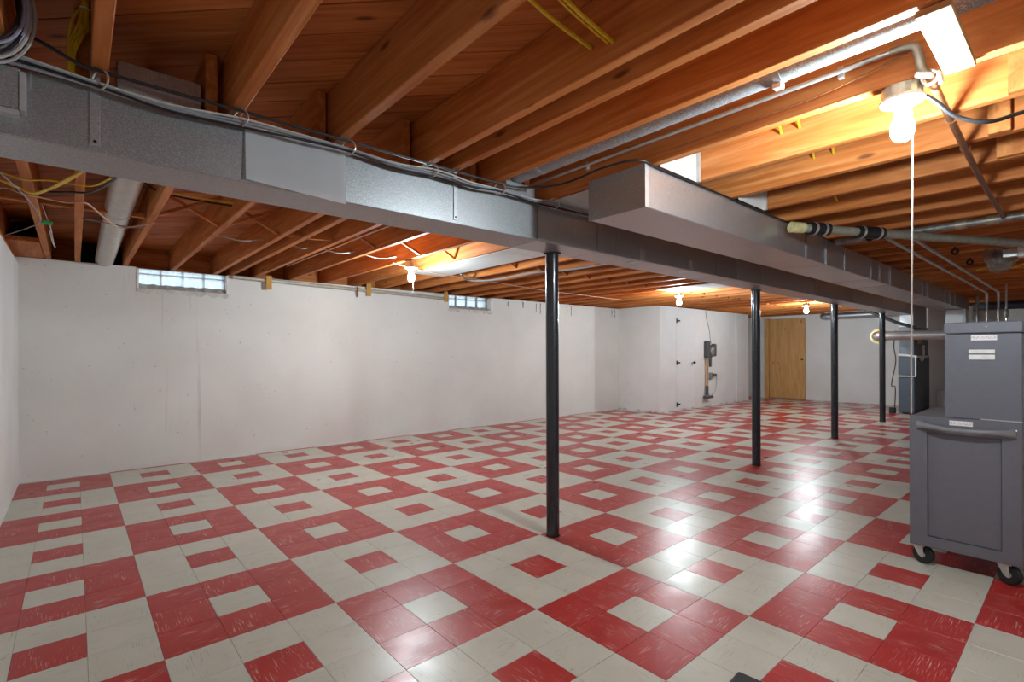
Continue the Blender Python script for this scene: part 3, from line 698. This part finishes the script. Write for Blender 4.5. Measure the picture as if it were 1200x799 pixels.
# ------------------------------------------------------------------ pipes on the tool cart side
dp = thing('drain_pipe', 'grey drain pipe with two black rubber couplings slanting under the joists', 'pipe', (4.5, -2.3, 2.0))
A, D = Vector((3.42, -1.775, 2.045)), Vector((6.1, -3.21, 2.02)); dd = (D - A)
at = lambda t: A + dd * t
obj('pipe', tube([at(0), at(1)], .029, 16, smooth=False), 'greypipe', dp, smooth=True)
for a, b in ((.035, .085), (.165, .235)):
    cp = obj('coupling', tube([at(a), at(b)], .043, 16, smooth=False), 'rubber', dp, smooth=True)
    for t in (a + .012, b - .012): obj('clamp_band', tube([at(t-.003), at(t+.003)], .0445, 16, smooth=False), 'zinc', cp, smooth=True)
obj('cap', tube([at(-.012), at(.02)], .036, 16, smooth=False), 'insul', dp, smooth=True)
op = thing('steel_pipe', 'rough grey steel pipe running along a joist past the brown pipe', 'pipe', (4.42, -2.9, 2.07))
obj('pipe', tube([(4.42, -1.72, 2.09), (4.42, -4.3, 2.09)], .024, 14, smooth=False), 'oldpipe', op, smooth=True)
for y in (-2.46, -2.62): obj('fitting', tube([(4.42, y, 2.09), (4.42, y-.06, 2.09)], .032, 14, smooth=False), 'boxmetal', op, smooth=True)
for y, xe in ((-2.06, 10.05), (-2.19, 10.0)):
    t = thing('water_pipe', 'slim silver water pipe dropping behind the chest, the one %s the hanging duct' % ('nearer' if y > -2.1 else 'farther from'), 'pipe', (7.5, y, 2.05), 'pair of slim water pipes')
    obj('pipe', tube([(4.45, y, 2.07), (xe-.1, y, 2.07), (xe-.03, y, 2.065), (xe, y, 2.03), (xe, y, 1.9), (xe, y, .003)], .013, 8, smooth=False), 'zinc', t, smooth=True)
    obj('elbow', tube([(xe-.09, y, 2.07), (xe-.03, y, 2.065), (xe, y, 2.03), (xe, y, 1.96)], .017, 8, smooth=False), 'zinc', t, smooth=True)
gp = thing('gas_pipe', 'dark upright pipe with a brass valve rising behind the chest', 'pipe', (9.4, -2.32, 0))
obj('pipe', tube([(9.4, -2.32, .003), (9.4, -2.32, 2.119)], .011, 8, smooth=False), 'zinc', gp, smooth=True)
vl = obj('valve', lathe((9.4, -2.32, 1.72), [(.014, -.06), (.026, -.03), (.026, .03), (.014, .06)], 10), 'oldpipe', gp, smooth=True)
obj('lever', box(9.39, 9.41, -2.39, -2.32, 1.725, 1.735), 'insul', vl)
tag(obj('vertical_pipe', tube([(10.9, -1.86, 2.11), (10.9, -1.86, .003)], .018, 8, smooth=False), 'oldpipe', smooth=True), 'dull upright pipe beside the end of the hanging duct', 'pipe')
tag(obj('dark_duct', tube([(12.6, -1.62, 2.035), (12.6, -4.2, 2.035)], .075, 18, smooth=False), 'furnace', smooth=True), 'dark round duct crossing high in front of the far wall', 'duct')
bg_ = thing('bagged_fitting', 'pipe fitting wrapped in clear plastic hanging under the joists', 'fitting', (5.9, -2.55, 1.9))
bm = bmesh.new(); bmesh.ops.create_icosphere(bm, subdivisions=3, radius=1)
for v in bm.verts:
    q = v.co.copy(); n_ = 1 + .10*math.sin(q.x*7+q.z*3) + .07*math.sin(q.y*9-q.x*4)
    v.co = Vector((5.95 + q.x*.09*n_, -2.55 + q.y*.105*n_, 2.005 + q.z*.10*n_ + (.05 if q.y > .6 else 0)))
obj('plastic_wrap', bm, 'bag', bg_, smooth=True)
obj('body', lathe((5.95, -2.55, 0), [(.03, 1.96), (.05, 1.98), (.05, 2.06), (.03, 2.118)], 12), 'oldpipe', bg_, smooth=True)
bk = thing('junction_box', 'white junction box with a steel bracket under the joists past the drain pipe', 'box', (5.61, -2.72, 1.975))
obj('cover', box(5.57, 5.66, -2.83, -2.69, 1.975, 2.075, .003), 'pvc', bk)
obj('bracket', box(5.59, 5.64, -2.688, -2.60, 1.985, 2.05, .002), 'zinc', bk)
for k, (y, z) in enumerate(((-2.40, 2.09), (-2.5, 2.075))):
    xk = 7.0 + .07*k; wire('yellow_cable', [(xk, y+.12, z-.02), (xk, y+.05, z-.01), (xk, y-.08, z), (xk, y-.2, z+.05), (xk, y-.26, 2.2), (xk, y-.27, 2.356)], .011, 'yellow', 'yellow cable end drooping past the plastic wrap, the %s one' % ('higher', 'lower')[k], 'yellow cable ends past the plastic wrap')
wire('black_cable', [(7.6, -2.62, 2.12), (7.6, -2.66, 2.02), (7.6, -2.71, 1.99), (7.6, -2.76, 2.03), (7.6, -2.77, 2.12)], .008, 'black', 'small black cable loop hanging below the joists by yellow cable ends')
for hk, (x, y) in enumerate(((4.345, -1.97), (5.58, -2.3), (6.404, -2.3))):
    t = thing('pipe_hanger', 'small dark pipe hanger under a joist, %s from the drain pipe cap' % ORD[hk], 'hanger', (x, y, 2.06), 'pipe hangers under the joists')
    obj('strap', tube(ringpts((x, y, 2.08), .021, 14, (1, 0, 0)), .009, 6, smooth=False, closed=True), 'hinge', t, smooth=True)
    obj('stem', lathe((x, y, 0), [(.008, 2.10), (.008, 2.126)], 8), 'hinge', t)

# ------------------------------------------------------------------ tool cart
CX0, CX1, CY0, CY1, CZ0, CZ1 = 3.33, 4.0, -2.857, -2.402, .112, .842
ct = thing('tool_cart', 'grey rolling tool cart with a bar handle on its end panel', 'tool cart', ((CX0+CX1)/2, (CY0+CY1)/2, 0))
OY0, OY1, OZ0, OZ1 = -2.782, -2.482, .172, .752
for a, b, c, d in ((CY0, OY0, CZ0, CZ1), (OY1, CY1, CZ0, CZ1), (OY0, OY1, CZ0, OZ0), (OY0, OY1, OZ1, CZ1)):
    pass
bm = bmesh.new(); vs_o = [(CY0, CZ0), (CY1, CZ0), (CY1, CZ1), (CY0, CZ1)]; vs_i = [(OY0, OZ0), (OY1, OZ0), (OY1, OZ1), (OY0, OZ1)]
fo = [bm.verts.new((CX0, y, z)) for y, z in vs_o]; fi = [bm.verts.new((CX0, y, z)) for y, z in vs_i]
bo_ = [bm.verts.new((CX0+.02, y, z)) for y, z in vs_o]; bi_ = [bm.verts.new((CX0+.02, y, z)) for y, z in vs_i]
for k in range(4):
    q = (k+1) % 4
    bm.faces.new((fo[k], fo[q], fi[q], fi[k])); bm.faces.new((bo_[q], bo_[k], bi_[k], bi_[q])); bm.faces.new((fo[q], fo[k], bo_[k], bo_[q])); bm.faces.new((fi[k], fi[q], bi_[q], bi_[k]))
bmesh.ops.bevel(bm, geom=[e for e in bm.edges if all(v in fo for v in e.verts)], offset=.004, segments=2, affect='EDGES')
obj('end_frame', bm, 'cart', ct)
obj('end_panel', box(CX0+.010, CX0+.018, OY0+.002, OY1-.002, OZ0+.002, OZ1-.002, .002), 'cart', ct)
obj('cabinet_body', box(CX0+.0205, CX1, CY0+.001, CY1-.001, CZ0, CZ1-.03, .003), 'cart', ct)
obj('top_tray', box(CX0+.0205, CX1, CY0+.001, CY1-.001, CZ1-.0295, CZ1-.004, .002), 'cartdark', ct)
hy0, hy1, hz = -2.824, -2.448, .782
pts = [(CX0-.001, hy1, hz+.010), (CX0-.018, hy1-.02, hz+.009), (CX0-.035, hy1-.06, hz+.006), (CX0-.045, hy1-.12, hz), (CX0-.047, (hy0+hy1)/2, hz-.002), (CX0-.045, hy0+.12, hz), (CX0-.035, hy0+.06, hz+.002), (CX0-.018, hy0+.02, hz), (CX0-.001, hy0, hz)]
pp = smooth_path(pts, 5); rr = [.013 + .015 * abs(2 * k / (len(pp)-1) - 1) ** 2.5 for k in range(len(pp))]
hdl = obj('handle', add_tube(bmesh.new(), pp, rr, 12, flat=.7), 'cartdark', ct, smooth=True)
for y in (hy1+.018, hy0-.012):
    for z in (hz+.018, hz-.012): obj('screw', lathe((CX0-.0005, y, z), [(.0045, 0), (.004, -.003), (.001, -.004)], 10, 'x'), 'chrome', hdl)
obj('sticker', box(CX0-.0018, CX0-.0004, -2.672, -2.577, .803, .829), 'sticker', ct, label='small white printed sticker')
for cx, cy, ang in ((3.385, -2.44, 1.25), (3.385, -2.79, 1.15), (3.94, -2.45, .9), (3.94, -2.8, -1.2)):
    ca = obj('caster_fork', box(cx-.028, cx+.028, cy-.024, cy+.024, .100, .1115), 'zinc', ct)
    Rz = Matrix.Rotation(ang, 4, 'Z')
    def spin(bm, cx=cx, cy=cy, Rz=Rz): bmesh.ops.transform(bm, matrix=Matrix.Translation((cx, cy, 0)) @ Rz @ Matrix.Translation((-cx, -cy, 0)), verts=bm.verts); return bm
    wx = cx - .018
    bm = lathe((wx, cy, .053), [(.02, -.015), (.046, -.015), (.052, -.010), (.0525, 0), (.052, .010), (.046, .015), (.02, .015)], 26, 'y')
    wl = obj('caster_wheel', spin(bm), 'rubber', ct, smooth=True)
    obj('hub', spin(lathe((wx, cy, .053), [(.016, -.017), (.016, .017)], 14, 'y')), 'zinc', wl)
    for s in (-1, 1):
        bm = bmesh.new(); y = cy + s * .020
        a = [bm.verts.new((px, y + s*e, pz)) for e in (0, .003) for px, pz in ((cx-.026, .100), (cx+.026, .100), (wx+.014, .046), (wx-.010, .043))]
        bm.faces.new(a[:4]); bm.faces.new(a[4:][::-1])
        for k in range(4): bm.faces.new((a[k], a[(k+1) % 4], a[4+(k+1) % 4], a[4+k]))
        obj('fork_leg', spin(bm), 'zinc', ca)
# chest on the cart
KX0, KX1, KY0, KY1 = 3.345, 3.96, -2.858, -2.556
ch = thing('tool_chest', 'grey steel tool chest resting on the rolling tool cart', 'tool chest', ((KX0+KX1)/2, (KY0+KY1)/2, .842))
obj('chest_body', box(KX0, KX1, KY0, KY1, .8425, 1.297, .004), 'cart', ch)
obj('lid', box(KX0-.004, KX1+.002, KY0-.003, KY1+.003, 1.300, 1.360, .005), 'cart', ch)
obj('screw', lathe((KX0-.004, -2.724, 1.333), [(.005, 0), (.004, -.003)], 10, 'x'), 'chrome', ch)
obj('sticker', box(KX0-.002, KX0-.0004, -2.765, -2.664, 1.262, 1.290), 'sticker', ch, label='small white printed sticker')
pl = obj('label_holder', box(KX0-.003, KX0-.0004, -2.757, -2.655, 1.160, 1.212), 'cart', ch)
for z0, z1 in ((1.160, 1.186), (1.193, 1.213)): obj('label_strip', box(KX0-.006, KX0-.0032, -2.757, -2.655, z0, z1, .001), 'pvc', pl)
obj('rim_highlight', box(KX0-.003, KX0-.0004, -2.858, -2.70, .843, .848), 'zinc', ch)  # bright strip stands in for the highlight along the rim

# ------------------------------------------------------------------ furnace and its ducts
fu = thing('furnace', 'slate grey furnace cabinet with white drain tubing in front', 'furnace', (12.4, -.76, 0))
FX, FY0, FY1 = 11.8, -.875, -.625
obj('cabinet', box(FX, 13.15, FY0, FY1, .02, 1.095, .006), 'furnace', fu)
obj('coil_case', box(FX+.02, 13.1, FY0+.01, FY1-.01, 1.10, 1.66, .006), 'furnace2', fu)
obj('collar', box(FX-.005, 13.15, FY0-.004, FY1+.004, 1.665, 1.685), 'pvc', fu)
obj('plenum', box(FX+.03, 13.0, FY0+.02, FY1-.02, 1.69, 2.10, .004), 'galvfar', fu)
pv = obj('drain_tube', tube([(FX-.03, FY1, 1.13), (FX-.03, -.76, 1.12), (FX-.03, FY0-.03, 1.10), (12.3, FY0-.03, 1.08), (12.9, FY0-.03, 1.10)], .022, 8, smooth=False), 'pvc', fu, smooth=True)
obj('drain_tube', tube([(FX-.03, -.90, 1.12), (FX-.03, -.90, .72), (FX-.03, FY1, .72)], .016, 8, smooth=False), 'pvc', fu, smooth=True)
obj('trap', tube([(12.4, FY0-.03, 1.32), (12.4, FY0-.03, 1.10), (12.25, FY0-.03, 1.02), (12.1, FY0-.03, 1.10)], .022, 8), 'pvc', fu, smooth=True)
obj('switch_box', box(12.05, 12.2, FY0-.04, FY0-.001, 1.35, 1.45, .003), 'insul', fu)
fl = thing('flue_pipe', 'silver round flue pipe with an elbow passing in front of the furnace', 'pipe', (10.6, -1.2, 1.4))
obj('pipe', tube([(10.6, -.70, 1.475), (10.6, -2.05, 1.475)], .08, 18, smooth=False), 'galvfar', fl, smooth=True)
obj('elbow', tube([(10.6, -.70, 1.475), (10.62, -.60, 1.475), (10.72, -.54, 1.475), (10.86, -.52, 1.475)], .086, 18), 'chrome', fl, smooth=True)
obj('wrap', lathe((10.90, -.52, 1.475), [(.08, -.02), (.14, 0), (.14, .06), (.08, .09)], 18, 'x'), 'insul', fl, smooth=True)
bl = thing('boiler_plenum', 'galvanized upright plenum dropping from the end of the hanging duct', 'duct', (11.05, -1.52, .9))
obj('body', box(10.9, 11.45, -1.685, -1.462, .003, 1.898, .005), 'galvfar', bl)
obj('corner_angle', box(10.885, 10.93, -1.72, -1.687, .003, 1.898), 'galv', bl)
tag(obj('white_box', box(12.9, 13.1, -1.22, -1.02, 0, .42, .01), 'pvc'), 'small white box on the floor between furnace and plenum', 'box')
rdx = thing('round_duct', 'long round galvanized duct crossing high on the far wall behind the posts', 'duct', (13.2, .4, 2.0))
obj('pipe', tube([(13.2, 1.02, 2.03), (13.2, -.55, 2.03)], .07, 18, smooth=False), 'galvfar', rdx, smooth=True)
obj('elbow', tube([(13.2, 1.02, 2.03), (13.22, 1.09, 2.03), (13.30, 1.13, 2.03), (13.44, 1.14, 2.03)], .075, 18), 'galvfar', rdx, smooth=True)
tag(obj('steel_pipe', tube([(12.95, 1.0, 2.105), (12.95, -.6, 2.10)], .016, 8, smooth=False), 'zinc', smooth=True), 'slim pipe above the round duct on the far wall', 'pipe')
tag(obj('black_hose', tube([(11.3, -.1, 2.08), (11.3, -.35, 1.93), (11.3, -.7, 1.74), (11.3, -.98, 1.63)], .03, 10, smooth=False), 'black', smooth=True), 'black hose slanting down in front of the furnace', 'hose')
wire('black_cable', [(11.75, -.60, 1.6), (11.74, -.57, 1.3), (11.74, -.60, 1.0), (11.74, -.53, .55), (11.74, -.59, .5), (11.74, -.58, .1)], .009, 'black', 'thin black cord hanging on the furnace side')
tag(obj('plug_adapter', box(11.68, 11.76, -.60, -.5, 0, .11, .01), 'rubber'), 'black power adapter on the floor beside the furnace', 'adapter')

# ------------------------------------------------------------------ stick vacuum on the closet wall
vx, vy = 10.16, YP
va = thing('stick_vacuum', 'stick vacuum with orange tube hanging on the white closet wall', 'vacuum', (vx, vy-.06, .2))
obj('wand', tube([(vx, vy-.05, .40), (vx+.01, vy-.05, 1.10)], .022, 12, smooth=False), 'orange', va, smooth=True)
obj('neck', tube([(vx, vy-.05, .27), (vx, vy-.05, .46)], .03, 10, smooth=False), 'vacgrey', va, smooth=True)
bm = bmesh.new(); add_box(bm, vx-.12, vx+.14, vy-.13, vy-.012, .19, .25, .015); add_lathe(bm, (vx, vy-.06, .255), [(.05, -.02), (.03, .03)], 10)
obj('floor_head', bm, 'vacgrey', va)
bm = bmesh.new(); add_box(bm, vx-.05, vx+.07, vy-.10, vy-.01, 1.06, 1.44, .015)
mo = obj('motor_body', bm, 'vacgrey', va)
obj('dust_bin', lathe((vx+.14, vy-.08, 1.15), [(.04, -.03), (.065, 0), (.065, .13), (.04, .17)], 14), 'vacpurple', va, smooth=True)
obj('battery', box(vx+.20, vx+.31, vy-.12, vy-.03, 1.10, 1.38, .02), 'vacgrey', va)
obj('trigger_grip', tube([(vx+.08, vy-.07, 1.34), (vx+.15, vy-.08, 1.33), (vx+.22, vy-.08, 1.34)], .02, 8), 'vacgrey', va, smooth=True)
obj('crevice_tool', box(vx+.06, vx+.14, vy-.09, vy-.05, .87, 1.1, .012), 'vacgrey', va)
ol = thing('wall_outlet', 'grey wall outlet with a plugged charger beside the stick vacuum', 'outlet', (vx+.27, vy-.01, .6))
obj('box', box(vx+.16, vx+.27, vy-.045, vy-.0005, .60, .74, .004), 'oldpipe', ol)
obj('charger', box(vx+.27, vx+.40, vy-.07, vy-.002, .655, .715, .006), 'vacgrey', ol)
wire('charger_cord', [(vx+.40, vy-.04, .69), (vx+.47, vy-.02, .60), (vx+.46, vy-.02, .40), (vx+.36, vy-.02, .28), (vx+.25, vy-.02, .25)], .006, 'cream_cable', 'pale charger cord looping down beside the stick vacuum')
wire('thin_wire', [(vx+.02, vy-.006, 2.1), (vx+.08, vy-.006, 1.9), (vx+.19, vy-.006, 1.68), (vx+.22, vy-.006, 1.5), (vx+.23, vy-.03, 1.38)], .006, 'greycable', 'thin grey wire running down the closet wall to the vacuum')

# black pad on the floor
ft = thing('floor_pad', 'black flat rubber pad lying on the cream tiles', 'rubber pad', (1.56, -2.28, 0))
Rp = Matrix.Rotation(math.radians(4), 3, 'Z')
obj('base', obox((1.512, -2.322, .008), (.20, .20, .014), Rp, .005), 'rubber', ft)
obj('top_ridge', obox((1.512, -2.322, .0175), (.182, .182, .004), Rp, .0015), 'rubber', ft)
